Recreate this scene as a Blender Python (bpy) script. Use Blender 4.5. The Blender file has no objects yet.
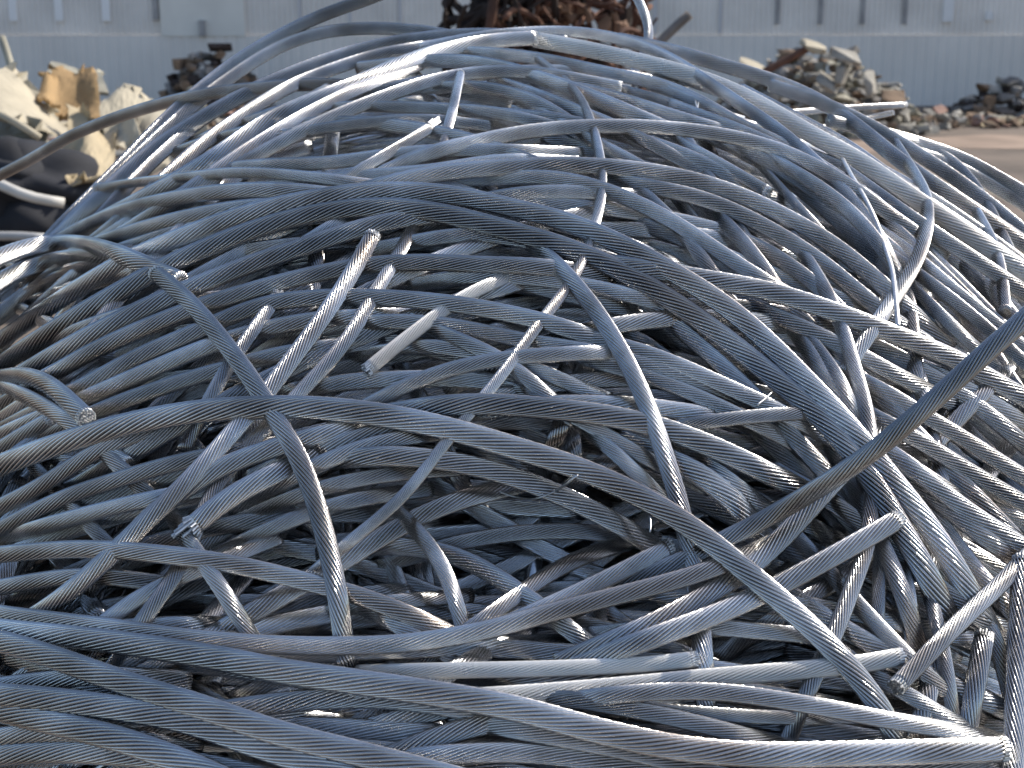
import bpy, bmesh, math, random
import numpy as np
from mathutils import Vector, Matrix

random.seed(11)
rng = np.random.default_rng(11)
C = bpy.context.scene.collection
SC = bpy.context.scene

# ------------------------------------------------------------------ camera, sky, sun, exposure
F = 1500.0                      # focal length in pixels of the 1024 px wide frame
CAM = np.array([0.0, 0.0, 1.5])
PITCH = math.radians(14.8)
cam_d = bpy.data.cameras.new('camera')
cam = bpy.data.objects.new('camera', cam_d)
C.objects.link(cam)
cam.location = CAM
cam.rotation_euler = (math.radians(90) - PITCH, 0, 0)
cam_d.sensor_width = 36.0
cam_d.lens = F / 1024 * 36.0
cam_d.clip_start = 0.05
cam_d.clip_end = 2000
cam_d.dof.use_dof = True
cam_d.dof.focus_distance = 1.7
cam_d.dof.aperture_fstop = 10.5
SC.camera = cam

SUN_EL, SUN_AZ = math.radians(41), math.radians(66)     # azimuth measured from +Y (away from the camera) towards +X
w = bpy.data.worlds.new('World'); SC.world = w
w.use_nodes = True
nt = w.node_tree
sky = nt.nodes.new('ShaderNodeTexSky')
sky.sky_type = 'NISHITA'; sky.sun_disc = False
sky.dust_density = 1.6; sky.ozone_density = 0.85
sky.sun_elevation = SUN_EL; sky.sun_rotation = SUN_AZ
bg = nt.nodes['Background']
bg.inputs['Strength'].default_value = 0.105
nt.links.new(sky.outputs[0], bg.inputs['Color'])
sun_d = bpy.data.lights.new('sun', 'SUN')
sun_d.energy = 3.0; sun_d.angle = math.radians(0.5); sun_d.color = (1.0, 0.93, 0.82)
sun = bpy.data.objects.new('sun', sun_d); C.objects.link(sun)
sdir = Vector((math.cos(SUN_EL) * math.sin(SUN_AZ), math.cos(SUN_EL) * math.cos(SUN_AZ), math.sin(SUN_EL)))
sun.rotation_euler = sdir.to_track_quat('Z', 'Y').to_euler()
sun.location = (4, 4, 6)
SC.view_settings.view_transform = 'Standard'
SC.view_settings.look = 'None'
SC.view_settings.exposure = 0.75
SC.view_settings.gamma = 1.0
SC.render.filter_size = 1.1
SC.view_settings.use_curve_mapping = False

# ------------------------------------------------------------------ materials
def mat(name, base, rough=0.7, metal=0.0, noise=0.0, scale=6.0, base2=None, bump=0.0, bscale=40.0, rnd=0.0, detail=6.0, lo=0.35, hi=0.65, spec=0.5):
    m = bpy.data.materials.new(name); m.use_nodes = True
    t = m.node_tree; N = t.nodes; L = t.links
    p = N['Principled BSDF']
    p.inputs['Roughness'].default_value = rough
    p.inputs['Metallic'].default_value = metal
    p.inputs['Specular IOR Level'].default_value = spec
    tc = N.new('ShaderNodeTexCoord')
    col = None
    b2 = base2 if base2 is not None else tuple(c * (1 - noise) for c in base)
    nz = N.new('ShaderNodeTexNoise'); nz.inputs['Scale'].default_value = scale; nz.inputs['Detail'].default_value = detail
    L.new(tc.outputs['Object'], nz.inputs['Vector'])
    rp = N.new('ShaderNodeValToRGB')
    rp.color_ramp.elements[0].position = lo; rp.color_ramp.elements[1].position = hi
    rp.color_ramp.elements[0].color = (*b2, 1); rp.color_ramp.elements[1].color = (*base, 1)
    L.new(nz.outputs['Fac'], rp.inputs['Fac'])
    out = rp.outputs['Color']
    if rnd > 0:
        oi = N.new('ShaderNodeObjectInfo')
        mr = N.new('ShaderNodeMapRange'); mr.inputs['To Min'].default_value = 1 - rnd; mr.inputs['To Max'].default_value = 1 + rnd * 0.6
        L.new(oi.outputs['Random'], mr.inputs['Value'])
        hs = N.new('ShaderNodeHueSaturation')
        L.new(mr.outputs['Result'], hs.inputs['Value']); L.new(out, hs.inputs['Color'])
        out = hs.outputs['Color']
    L.new(out, p.inputs['Base Color'])
    if bump > 0:
        n2 = N.new('ShaderNodeTexNoise'); n2.inputs['Scale'].default_value = bscale; n2.inputs['Detail'].default_value = 8
        L.new(tc.outputs['Object'], n2.inputs['Vector'])
        bp = N.new('ShaderNodeBump'); bp.inputs['Strength'].default_value = bump; bp.inputs['Distance'].default_value = 0.02
        L.new(n2.outputs['Fac'], bp.inputs['Height']); L.new(bp.outputs['Normal'], p.inputs['Normal'])
    return m

def aluminium(name, c1, c2, r1, r2):
    m = mat(name, c1, rough=0.4, metal=1.0, scale=9.0, base2=c2, rnd=0.25, lo=0.30, hi=0.62)
    t = m.node_tree; N = t.nodes; L = t.links; p = N['Principled BSDF']
    tc = [n for n in N if n.type == 'TEX_COORD'][0]
    # roughness wanders along the cable: rubbed bright stretches and dull oxidised ones
    n1 = N.new('ShaderNodeTexNoise'); n1.inputs['Scale'].default_value = 14; n1.inputs['Detail'].default_value = 5
    L.new(tc.outputs['Object'], n1.inputs['Vector'])
    mr = N.new('ShaderNodeMapRange'); mr.inputs['From Min'].default_value = 0.3; mr.inputs['From Max'].default_value = 0.7
    mr.inputs['To Min'].default_value = r1; mr.inputs['To Max'].default_value = r2
    L.new(n1.outputs['Fac'], mr.inputs['Value']); L.new(mr.outputs['Result'], p.inputs['Roughness'])
    # thin brown stains and chalky blooms in patches
    col = p.inputs['Base Color'].links[0].from_socket
    for sc_, lo_, hi_, c_, f_ in ((3.1, 0.56, 0.66, (0.40, 0.31, 0.24, 1), 0.45), (5.3, 0.60, 0.70, (0.84, 0.84, 0.82, 1), 0.5)):
        n3 = N.new('ShaderNodeTexNoise'); n3.inputs['Scale'].default_value = sc_; n3.inputs['Detail'].default_value = 7
        L.new(tc.outputs['Object'], n3.inputs['Vector'])
        m3 = N.new('ShaderNodeMapRange'); m3.inputs['From Min'].default_value = lo_; m3.inputs['From Max'].default_value = hi_; m3.inputs['To Max'].default_value = f_
        L.new(n3.outputs['Fac'], m3.inputs['Value'])
        mx = N.new('ShaderNodeMixRGB'); mx.inputs['Color2'].default_value = c_
        L.new(m3.outputs['Result'], mx.inputs['Fac']); L.new(col, mx.inputs['Color1']); col = mx.outputs['Color']
    L.new(col, p.inputs['Base Color'])
    # fine dirt and scuffs
    n2 = N.new('ShaderNodeTexNoise'); n2.inputs['Scale'].default_value = 220; n2.inputs['Detail'].default_value = 3
    L.new(tc.outputs['Object'], n2.inputs['Vector'])
    bp = N.new('ShaderNodeBump'); bp.inputs['Strength'].default_value = 0.25; bp.inputs['Distance'].default_value = 0.001
    L.new(n2.outputs['Fac'], bp.inputs['Height']); L.new(bp.outputs['Normal'], p.inputs['Normal'])
    return m

ALU = aluminium('weathered_aluminium', (0.72, 0.725, 0.73), (0.36, 0.35, 0.34), 0.13, 0.27)
SUNLITALU = aluminium('pale_sunlit_aluminium', (0.86, 0.86, 0.85), (0.70, 0.70, 0.69), 0.24, 0.40)  # whiter copy of the cable metal, sunlight on the white cables painted in
SUNLITALU.node_tree.nodes['Principled BSDF'].inputs['Metallic'].default_value = 0.55
CUT = mat('freshly_cut_aluminium', (0.74, 0.75, 0.76), rough=0.35, metal=1.0, noise=0.35, scale=300)

# ------------------------------------------------------------------ mesh helpers
def mesh_np(name, V, Q, material, smooth=True, T=None, groove=None):
    """V (n,3) vertices, Q (m,4) quads and T (k,3) triangles -> one mesh datablock"""
    me = bpy.data.meshes.new(name)
    nq = len(Q); ntr = 0 if T is None else len(T)
    me.vertices.add(len(V)); me.vertices.foreach_set('co', np.ascontiguousarray(V, dtype=np.float32).ravel())
    idx = np.asarray(Q, dtype=np.int32).ravel()
    if ntr: idx = np.concatenate([idx, np.asarray(T, dtype=np.int32).ravel()])
    me.loops.add(len(idx)); me.loops.foreach_set('vertex_index', idx)
    st = np.arange(nq, dtype=np.int32) * 4
    if ntr: st = np.concatenate([st, nq * 4 + np.arange(ntr, dtype=np.int32) * 3])
    me.polygons.add(nq + ntr); me.polygons.foreach_set('loop_start', st)
    me.polygons.foreach_set('use_smooth', np.full(nq + ntr, smooth))
    me.update(calc_edges=True); me.validate()
    if groove:                  # the cusps between neighbouring wires stay crisp
        k, pps = groove
        ev = np.empty(len(me.edges) * 2, np.int32); me.edges.foreach_get('vertices', ev); ev = ev.reshape(-1, 2)
        lim = (len(V) - 2)
        sh = (np.abs(ev[:, 0] - ev[:, 1]) == k) & (ev[:, 0] % k % pps == 0) & (ev.max(axis=1) < lim)
        at_ = me.attributes.new('sharp_edge', 'BOOLEAN', 'EDGE'); at_.data.foreach_set('value', sh)
    me.materials.append(material)
    return me

def put(name, me, loc=(0, 0, 0), parent=None):
    o = bpy.data.objects.new(name, me); C.objects.link(o); o.location = loc
    if parent is not None: o.parent = parent
    return o

def tag(o, label=None, cat=None, group=None, kind=None):
    if label: o['label'] = label
    if cat: o['category'] = cat
    if group: o['group'] = group
    if kind: o['kind'] = kind
    return o

def empty(name, loc):
    o = bpy.data.objects.new(name, None); C.objects.link(o); o.location = loc; o.empty_display_size = 0.1
    return o

def bm_obj(name, bm, material, parent=None, loc=(0, 0, 0), smooth=False):
    me = bpy.data.meshes.new(name)
    bmesh.ops.recalc_face_normals(bm, faces=bm.faces)
    bm.to_mesh(me); bm.free()
    if smooth: me.polygons.foreach_set('use_smooth', np.full(len(me.polygons), True))
    me.materials.append(material)
    return put(name, me, loc, parent)

def at(u, v, Y):
    """world point seen at pixel (u, v) at ground distance Y"""
    x = (u - 512) / F; y = -(v - 384) / F
    d = np.array([x, math.cos(PITCH) + y * math.sin(PITCH), -math.sin(PITCH) + y * math.cos(PITCH)])
    return CAM + d * (Y / d[1])

def rays(u, v):
    """view rays scaled to unit depth along the optical axis"""
    x = (np.asarray(u, float) - 512) / F; y = -(np.asarray(v, float) - 384) / F
    return np.stack([x, math.cos(PITCH) + y * math.sin(PITCH), -math.sin(PITCH) + y * math.cos(PITCH)], -1)

# ------------------------------------------------------------------ the shape of the heap
YC, ZC = 2.65, 1.42
def H(x, y):
    dy = y - YC
    fy = np.where(dy < 0, 0.30 * dy ** 2, 0.42 * dy ** 2)
    left = 0.3 * x ** 2 + 0.58 * x ** 4
    right = 0.36 * x ** 2 + 0.05 * x ** 4
    return ZC - fy - np.where(x < 0, left, right)

GS = 4
GU = np.arange(-80, 1105, GS); GV = np.arange(-80, 860, GS)
uu, vv = np.meshgrid(GU, GV)
R = rays(uu, vv)
ts = np.arange(0.9, 3.6, 0.01)
best = np.full(uu.shape, 1e9); depth = np.full(uu.shape, 2.6); done = np.zeros(uu.shape, bool)
for t in ts:
    P = CAM + R * t
    g = P[..., 2] - H(P[..., 0], P[..., 1])
    hit = (g <= 0) & ~done
    depth[hit] = t; done |= hit
    closer = (g < best) & ~done
    depth[closer] = t; best = np.where(closer, g, best)

def gauss1(a, s, axis):
    k = np.exp(-0.5 * (np.arange(-int(3 * s), int(3 * s) + 1) / s) ** 2); k /= k.sum()
    pad = len(k) // 2
    w_ = [(0, 0)] * a.ndim; w_[axis] = (pad, pad)
    b = np.pad(a, w_, mode='edge')
    return np.apply_along_axis(lambda r: np.convolve(r, k, 'valid'), axis, b)
depth = gauss1(gauss1(depth, 4, 0), 4, 1)

def bil(A, u, v):
    x = np.clip((np.asarray(u) - GU[0]) / GS, 0, A.shape[1] - 1.001); y = np.clip((np.asarray(v) - GV[0]) / GS, 0, A.shape[0] - 1.001)
    i = x.astype(int); j = y.astype(int); fx = x - i; fy = y - j
    return A[j, i] * (1 - fx) * (1 - fy) + A[j, i + 1] * fx * (1 - fy) + A[j + 1, i] * (1 - fx) * fy + A[j + 1, i + 1] * fx * fy

# how high the cables already lie over the heap's core, along each line of sight (2 px cells)
BS = 2
BU0, BV0 = -80, -80
TOP = np.full((940 // BS, 1184 // BS), -0.03)
def dent(u, v):             # the dark hollow low in the front of the heap, spanned by the upper cables
    return 0.15 * np.exp(-((np.asarray(u) - 540) / 190) ** 2 - ((np.asarray(v) - 545) / 62) ** 2) + 0.05 * np.exp(-((np.asarray(u) - 300) / 90) ** 2 - ((np.asarray(v) - 590) / 40) ** 2)
_x, _y = np.meshgrid(BU0 + BS * np.arange(TOP.shape[1]), BV0 + BS * np.arange(TOP.shape[0]))
TOP = TOP - dent(_x, _y)

def smooth_path(p, step, sigma):
    """resample a polyline evenly and take the wobble out, keeping its ends"""
    p = np.asarray(p, float)
    # Catmull-Rom first
    q = [p[0]]
    ext = np.vstack([2 * p[0] - p[1], p, 2 * p[-1] - p[-2]])
    for i in range(1, len(ext) - 2):
        a, b, c, d = ext[i - 1:i + 3]
        for s in np.linspace(0, 1, 13)[1:]:
            q.append(0.5 * (2 * b + (c - a) * s + (2 * a - 5 * b + 4 * c - d) * s ** 2 + (3 * b - a - 3 * c + d) * s ** 3))
    q = np.array(q)
    L = np.concatenate([[0], np.cumsum(np.linalg.norm(np.diff(q, axis=0), axis=1))])
    n = max(6, int(L[-1] / step))
    s = np.linspace(0, L[-1], n)
    r = np.stack([np.interp(s, L, q[:, k]) for k in range(q.shape[1])], 1)
    sg = sigma / step
    if sg > 0.3:
        pad = int(3 * sg) + 1
        m = min(pad, n - 1)
        pre = 2 * r[0] - r[1:m + 1][::-1]; post = 2 * r[-1] - r[-m - 1:-1][::-1]
        b = np.vstack([pre, r, post])
        k = np.exp(-0.5 * (np.arange(-m, m + 1) / sg) ** 2); k /= k.sum()
        r2 = np.stack([np.convolve(b[:, c], k, 'valid') for c in range(r.shape[1])], 1)
        r = r2
    return r

def filt(c, n, sg):
    m = len(c)
    d = np.array([c[max(0, i - n):i + n + 1].max() for i in range(m)])
    pad = int(3 * sg)
    b = np.pad(d, pad, mode='edge')
    k = np.exp(-0.5 * (np.arange(-pad, pad + 1) / sg) ** 2); k /= k.sum()
    return np.convolve(b, k, 'valid')

N_STR = 18
def profile(kind):
    """unit cross section of a stranded cable: N_STR round wires side by side with a real gap between neighbours"""
    Rr = 1 / (1 + math.sin(math.pi / N_STR)); rho = (1 - Rr)
    loc = {2: [0], 4: [-75, 0, 75], 6: [-88, -48, 0, 48, 88]}[kind]
    th, rr = [], []
    for i in range(N_STR):
        a0 = 2 * math.pi * i / N_STR
        th.append(a0 - math.pi / N_STR); rr.append(Rr * (0.83 if kind > 2 else 0.90))
        for l in loc:
            l = math.radians(l)
            x = Rr + rho * math.cos(l); y = rho * (0.85 if kind > 2 else 0.93) * math.sin(l)
            th.append(a0 + math.atan2(y, x)); rr.append(math.hypot(x, y))
    return np.array(th), np.array(rr)
PROF = {k: profile(k) for k in (2, 4, 6)}
TH12 = np.arange(10) * 2 * math.pi / 10
PROF[1] = (TH12, np.full(10, 1.0))

def frames(p):
    T = np.gradient(p, axis=0); T /= np.linalg.norm(T, axis=1, keepdims=True)
    n = np.cross(T[0], [0, 0, 1.0])
    if np.linalg.norm(n) < 1e-3: n = np.array([1.0, 0, 0])
    n /= np.linalg.norm(n)
    Ns = np.empty_like(p)
    for i in range(len(p)):
        n = n - T[i] * n.dot(T[i]); n /= np.linalg.norm(n); Ns[i] = n
    return T, Ns, np.cross(T, Ns)

def cable_mesh(p, r, pps, lay=0.0, angle=19):
    """stranded tube round the centre line p; wires wind to the left"""
    th, rr = PROF[pps]
    T, Nn, B = frames(p)
    s = np.concatenate([[0], np.cumsum(np.linalg.norm(np.diff(p, axis=0), axis=1))])
    pitch = 2 * math.pi * float(np.mean(r)) / math.tan(math.radians(angle))
    tw = lay - 2 * math.pi * s / pitch
    A = tw[:, None] + th[None, :]
    r = np.broadcast_to(np.asarray(r, float), (len(p),))[:, None]
    rad = r * rr[None, :]
    V = p[:, None, :] + (rad * np.cos(A))[..., None] * Nn[:, None, :] + (rad * np.sin(A))[..., None] * B[:, None, :]
    n, k = len(p), len(th)
    i = np.arange(n - 1)[:, None]; j = np.arange(k)[None, :]
    Q = np.stack([i * k + j, i * k + (j + 1) % k, (i + 1) * k + (j + 1) % k, (i + 1) * k + j], -1).reshape(-1, 4)
    V = V.reshape(-1, 3)
    c0, c1 = len(V), len(V) + 1
    V = np.vstack([V, p[0] + T[0] * 0.001, p[-1] - T[-1] * 0.001])
    jj = np.arange(k)
    T3 = np.vstack([np.stack([np.full(k, c0), (jj + 1) % k, jj], 1), np.stack([np.full(k, c1), (n - 1) * k + jj, (n - 1) * k + (jj + 1) % k], 1)])
    return V, Q, T3, (T, Nn, B, tw)

def cut_end(parent, c, t, n, b, r, tw, fray=0.0):
    """the sawn face: every wire of the cable ends in its own little stub"""
    V, Q, T3 = [], [], []
    rho = r * 0.14
    spots = [(0, 0)]
    for cnt, rad in ((6, 0.28), (12, 0.56), (N_STR, 0.85)):
        for i in range(cnt):
            a = 2 * math.pi * i / cnt + (tw if rad > 0.8 else 0.3)
            spots.append((rad * r * math.cos(a), rad * r * math.sin(a)))
    for (x, y) in spots:
        ln = random.uniform(0.0005, 0.004) + (random.random() ** 2 * 0.03 * fray)
        spread = 1 + fray * random.uniform(0.0, 0.5)
        base = c + n * x + b * y - t * 0.004
        tip = c + n * x * spread + b * y * spread + t * ln
        o = len(V)
        for q in (base, tip):
            for k in range(8):
                a = 2 * math.pi * k / 8
                V.append(q + rho * (math.cos(a) * n + math.sin(a) * b))
        V.append(tip + t * 0.0004)
        for k in range(8):
            Q.append((o + k, o + (k + 1) % 8, o + 8 + (k + 1) % 8, o + 8 + k))
            T3.append((o + 16, o + 8 + k, o + 8 + (k + 1) % 8))
    org = np.array(parent.location)
    me = mesh_np('cut_end', np.array(V) - org, Q, CUT, smooth=False, T=T3)
    return put('cut_end', me, (0, 0, 0), parent)

def extend(p, n_m, sink, step=0.02):
    """carry a cable on past what the picture shows of it: over the heap and down among the others"""
    d = p[-1] - p[-4]; d /= np.linalg.norm(d)
    e = p[-1].copy(); off = e[2] - H(e[0], e[1]); out = []
    k = max(2, int(n_m / step))
    for i in range(k):
        f = (i + 1) / k
        q = e + d * step
        zt = H(q[0], q[1]) + off * (1 - f) - sink * f
        zt = max(zt, 0.03)
        q[2] += (zt - q[2]) * 0.2
        nd = q - e; nd /= np.linalg.norm(nd)
        d = d * 0.7 + nd * 0.3; d /= np.linalg.norm(d)
        e = e + d * step; out.append(e.copy())
    return np.array(out)

D0 = 0.021
CABLES = []
def lay_cable(pts, w=0, ends='', pps=6, ring=0.008, soft=0.75, base=None, tcap=0.5, dz=None, sink=(0.05, 0.05), ext=None, lift=0.0, dmax=None):
    """pts: pixels of the centre line.  The cable is laid on whatever is on the heap already; returns centre line and radius in metres"""
    def off(q): return q[0] < 4 or q[0] > 1020 or q[1] > 764 or q[1] < 4
    pts = [np.array(q, float) for q in pts]
    if base is None:
        for flag, i, j in (('s', 0, 1), ('e', -1, -2)):
            if flag not in ends:
                d = pts[i] - pts[j]; q = pts[i] + d / np.linalg.norm(d) * (18 if off(pts[i]) else 22)
                pts.insert(0, q) if i == 0 else pts.append(q)
    a = smooth_path(pts, 4.0, 15.0)
    u, v = a[:, 0], a[:, 1]
    ds = bil(depth, u, v)
    w *= 0.88
    if w: r = 0.5 * w * np.median(ds - 0.06) / F
    else: r = D0 / 2 * random.uniform(0.96, 1.04)
    if base is not None:
        t = base - dent(u, v)
        t = t + 0.005 * np.interp(np.arange(len(u)), np.linspace(0, len(u), 6), rng.normal(0, 1, 6))
    else:
        tan = np.gradient(a, axis=0); tan /= np.linalg.norm(tan, axis=1, keepdims=True)
        nor = np.stack([-tan[:, 1], tan[:, 0]], 1)
        rpx = r * F / (ds - 0.05)
        need = np.full(len(u), -9.0)
        for e in np.linspace(-0.8, 0.8, 7):
            x = ((u + nor[:, 0] * rpx * e - BU0) / BS).astype(int).clip(0, TOP.shape[1] - 1)
            y = ((v + nor[:, 1] * rpx * e - BV0) / BS).astype(int).clip(0, TOP.shape[0] - 1)
            need = np.maximum(need, TOP[y, x] + r * math.sqrt(1 - e * e) * soft)
        t = np.minimum(filt(need, 7, 20.0), tcap) + lift
    n_ = np.arange(len(t)) * 4.0     # where an end slips under other cables it also drops away beneath them
    for flag, k, dist in (('s', 1, n_), ('e', -2, n_[::-1])):
        if flag not in ends and (base is not None or not off(pts[k])):
            f = np.clip(1 - dist / (75 if base is None else 90), 0, 1); f = f * f * (3 - 2 * f)
            low = t - 0.04 if base is None else base - 0.07 - dent(u, v)
            t = t * (1 - f) + np.minimum(low, t) * f
    dd = ds - t
    if w: r = 0.5 * w * np.median(dd[(u > 0) & (u < 1024) & (v < 768)]) / F
    if dmax is not None:
        dd = np.minimum(dd, np.interp(np.linspace(0, 1, len(u)), dmax[0], dmax[1]))
        dd = -filt(-dd, 0, 8.0)
    if dz is not None:
        dd = np.interp(np.linspace(0, 1, len(u)), dz[0], dz[1]) if len(dz) == 2 and hasattr(dz[0], '__len__') else dd
    # footprint
    tan = np.gradient(a, axis=0); tan /= np.linalg.norm(tan, axis=1, keepdims=True)
    nor = np.stack([-tan[:, 1], tan[:, 0]], 1)
    rpx = r * F / dd
    for e in np.linspace(-1, 1, 31):
        x = ((u + nor[:, 0] * rpx * e - BU0) / BS).astype(int).clip(0, TOP.shape[1] - 1)
        y = ((v + nor[:, 1] * rpx * e - BV0) / BS).astype(int).clip(0, TOP.shape[0] - 1)
        np.maximum.at(TOP, (y, x), ds - dd + r * math.sqrt(max(0, 1 - e * e)) * 1.15)
    P = CAM + rays(u, v) * dd[:, None]
    e0, e1 = ext if ext else (None, None)
    n0, n1 = len(P), 0
    if 'e' not in ends and (e1 or (base is None and off(pts[-2]))):
        P = np.vstack([P, extend(P, e1 or (0.45 if off(a[-1]) else 0.07), sink[1])])
    if 's' not in ends and (e0 or (base is None and off(pts[1]))):
        P = np.vstack([extend(P[::-1], e0 or (0.45 if off(a[0]) else 0.07), sink[0])[::-1], P])
    P = smooth_path(P, ring, 0.016)
    return P, r

def make_cable(P, r, label, pps=6, ends='', fray=0.0, group='stranded aluminium cables heaped in the pile', name='stranded_cable', cat='cable', m=None):
    loc = P.mean(axis=0)
    V, Q, T3, fr = cable_mesh(P, r, pps, random.uniform(0, 6.28))
    me = mesh_np(name, V - loc, Q, m or ALU, True, T3, (pps * N_STR, pps))
    o = put(name, me, tuple(loc))
    tag(o, label, cat, group)
    bpy.context.view_layer.update()
    T, Nn, B, tw = fr
    if 's' in ends: cut_end(o, P[0], -T[0], Nn[0], B[0], r, tw[0], fray)
    if 'e' in ends: cut_end(o, P[-1], T[-1], Nn[-1], B[-1], r, tw[-1], fray)
    CABLES.append(o)
    return o

# ------------------------------------------------------------------ the setting
GROUND = mat('yard_dirt', (0.20, 0.16, 0.13), rough=0.95, scale=0.9, base2=(0.11, 0.09, 0.075), bump=0.6, bscale=9)
bm = bmesh.new()
bmesh.ops.create_grid(bm, x_segments=60, y_segments=60, size=400)
g = bm_obj('ground', bm, GROUND); tag(g, 'brown dirt floor of the scrap yard', None, None, 'structure')
PALE = mat('dusty_track', (0.36, 0.27, 0.21), rough=0.95, scale=2.0, base2=(0.24, 0.18, 0.14))
bm = bmesh.new()
vs = []
xs = np.linspace(-3, 40, 60)
lo = [bm.verts.new((x, 14.3 + 0.25 * math.sin(x * 1.7) + 0.1 * math.sin(x * 5), 0.004)) for x in xs]
hi = [bm.verts.new((x, 15.6 + 0.3 * math.sin(x * 1.1 + 2) + 0.1 * math.sin(x * 4), 0.004)) for x in xs]
for i in range(len(xs) - 1): bm.faces.new((lo[i], lo[i + 1], hi[i + 1], hi[i]))
o = bm_obj('path', bm, PALE); tag(o, 'pale dusty track across the yard', None, None, 'structure')

# the long shed wall behind the yard
WALLC = mat('grey_cladding', (0.90, 0.86, 0.81), rough=0.6, noise=0.18, scale=1.3)
WALLD = mat('grey_plinth', (0.86, 0.82, 0.77), rough=0.7, noise=0.10, scale=1.1)
WALLW = mat('white_strip', (0.85, 0.85, 0.85), rough=0.6, noise=0.08)
SLOT = mat('dark_slot', (0.42, 0.41, 0.41), rough=0.9, noise=0.3)
WARM = mat('cream_panel', (0.84, 0.82, 0.76), rough=0.7, noise=0.1, scale=2)
WY = 20.0
def corrugated(name, x0, x1, z0, z1, y, pitch, dep, m, parent):
    n = int((x1 - x0) / pitch)
    prof = []
    for i in range(n):
        x = x0 + i * pitch
        prof += [(x, y), (x + pitch * 0.55, y), (x + pitch * 0.65, y + dep), (x + pitch * 0.9, y + dep)]
    prof.append((x1, y))
    V = np.array([(x, yy, z) for z in (z0, z1) for x, yy in prof]); k = len(prof)
    j = np.arange(k - 1)
    Q = np.stack([j, j + 1, k + j + 1, k + j], 1)
    return put(name, mesh_np(name, V - np.array(parent.location), Q, m, False), (0, 0, 0), parent)
def box(bm, x0, x1, y0, y1, z0, z1):
    M = Matrix.Translation(((x0 + x1) / 2, (y0 + y1) / 2, (z0 + z1) / 2)) @ Matrix.Diagonal((x1 - x0, y1 - y0, z1 - z0, 1))
    return bmesh.ops.create_cube(bm, size=1, matrix=M)['verts']
def pz(v, Y): return at(512, v, Y)[2]
def px(u, v, Y): return at(u, v, Y)[0]
wall = empty('shed_wall', (0, WY, 0)); tag(wall, 'long pale grey corrugated shed wall closing off the yard', 'wall', None, 'thing')
zb = pz(35, WY)
corrugated('cladding', -24, 24, zb, 4.5, WY, 0.07, 0.012, WALLC, wall)
corrugated('plinth', -24, 24, 0, zb - 0.004, WY - 0.03, 0.14, 0.008, WALLD, wall)
def wall_bit(name, u0, u1, v0, v1, m, d=0.05, back=0.0):
    bm = bmesh.new()
    box(bm, px(u0, 20, WY), px(u1, 20, WY), WY - d, WY - 0.003 + back, pz(v1, WY), pz(v0, WY))
    for v in bm.verts: v.co -= Vector((0, WY, 0))
    return bm_obj(name, bm, m, wall)
for u in (777, 820, 862, 904): wall_bit('gap_strip', u - 2.5, u + 2.5, -120, 24, SLOT, 0.02)
for u in (14, 60, 107): wall_bit('light_strip', u - 4, u + 4, -120, 21, mat('pale_strip', (0.92, 0.92, 0.92), 0.6), 0.03)
wall_bit('light_strip', 942, 952, -120, 22, WALLW, 0.04)
wall_bit('light_strip', 455 + 530, 455 + 537, 12, 20, WALLW, 0.04)
wall_bit('panel', 161, 245, -120, 36, WARM, 0.045)
wall_bit('post', 154, 159, -120, 20, SLOT, 0.06)
wall_bit('bracket', 200, 206, 20, 36, SLOT, 0.10)
for u in (300, 350, 400, 655, 720): wall_bit('seam', u - 1.5, u + 1.5, -120, 34, mat('seam_grey', (0.6, 0.6, 0.62), 0.7), 0.02)

# ---- scrap and rubble behind the heap
def crumple(name, corners, m, label, cat, amp=0.05, th=0.012, n=22, seed=0, fold=3.0, group=None):
    r_ = np.random.default_rng(seed)
    c = [np.array(q, float) for q in corners]
    loc = sum(c) / 4; loc = np.array([loc[0], loc[1], min(q[2] for q in c)])
    s = np.linspace(0, 1, n)
    S, Tt = np.meshgrid(s, s)
    P = (c[0] * ((1 - S) * (1 - Tt))[..., None] + c[1] * (S * (1 - Tt))[..., None] + c[2] * (S * Tt)[..., None] + c[3] * ((1 - S) * Tt)[..., None])
    nrm = np.cross(c[1] - c[0], c[3] - c[0]); nrm /= np.linalg.norm(nrm)
    d = np.zeros_like(S)
    for k in range(7):
        a = r_.uniform(0, 6.28); f = fold * r_.uniform(0.5, 2.2); ph = r_.uniform(0, 6.28)
        d += (np.abs(np.sin((S * math.cos(a) + Tt * math.sin(a)) * f * 0.45 + ph)) if k < 3 else 0.35 * np.sin((S * math.cos(a) + Tt * math.sin(a)) * f + ph)) * r_.uniform(0.2, 1) / (1 + 0.3 * k)
    d = (d - d.mean()) * amp
    P = P + d[..., None] * nrm + r_.normal(0, amp * 0.015, P.shape)
    edge = r_.normal(0, amp * 0.25, (n, 3))
    P[0] += edge; P[-1] += edge[::-1]
    A = P.reshape(-1, 3); Bq = A + nrm * th
    V = np.vstack([A, Bq]) - loc; N2 = n * n
    Q = []
    for i in range(n - 1):
        for j in range(n - 1):
            a = i * n + j
            Q.append((a, a + 1, a + n + 1, a + n)); Q.append((N2 + a, N2 + a + n, N2 + a + n + 1, N2 + a + 1))
    ring = [j for j in range(n)] + [i * n + n - 1 for i in range(1, n)] + [(n - 1) * n + j for j in range(n - 2, -1, -1)] + [i * n for i in range(n - 2, 0, -1)]
    for i in range(len(ring)):
        a, b = ring[i], ring[(i + 1) % len(ring)]
        Q.append((b, a, N2 + a, N2 + b))
    o = put(name, mesh_np(name, V, Q, m, False), tuple(loc))
    return tag(o, label, cat, group)

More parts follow.
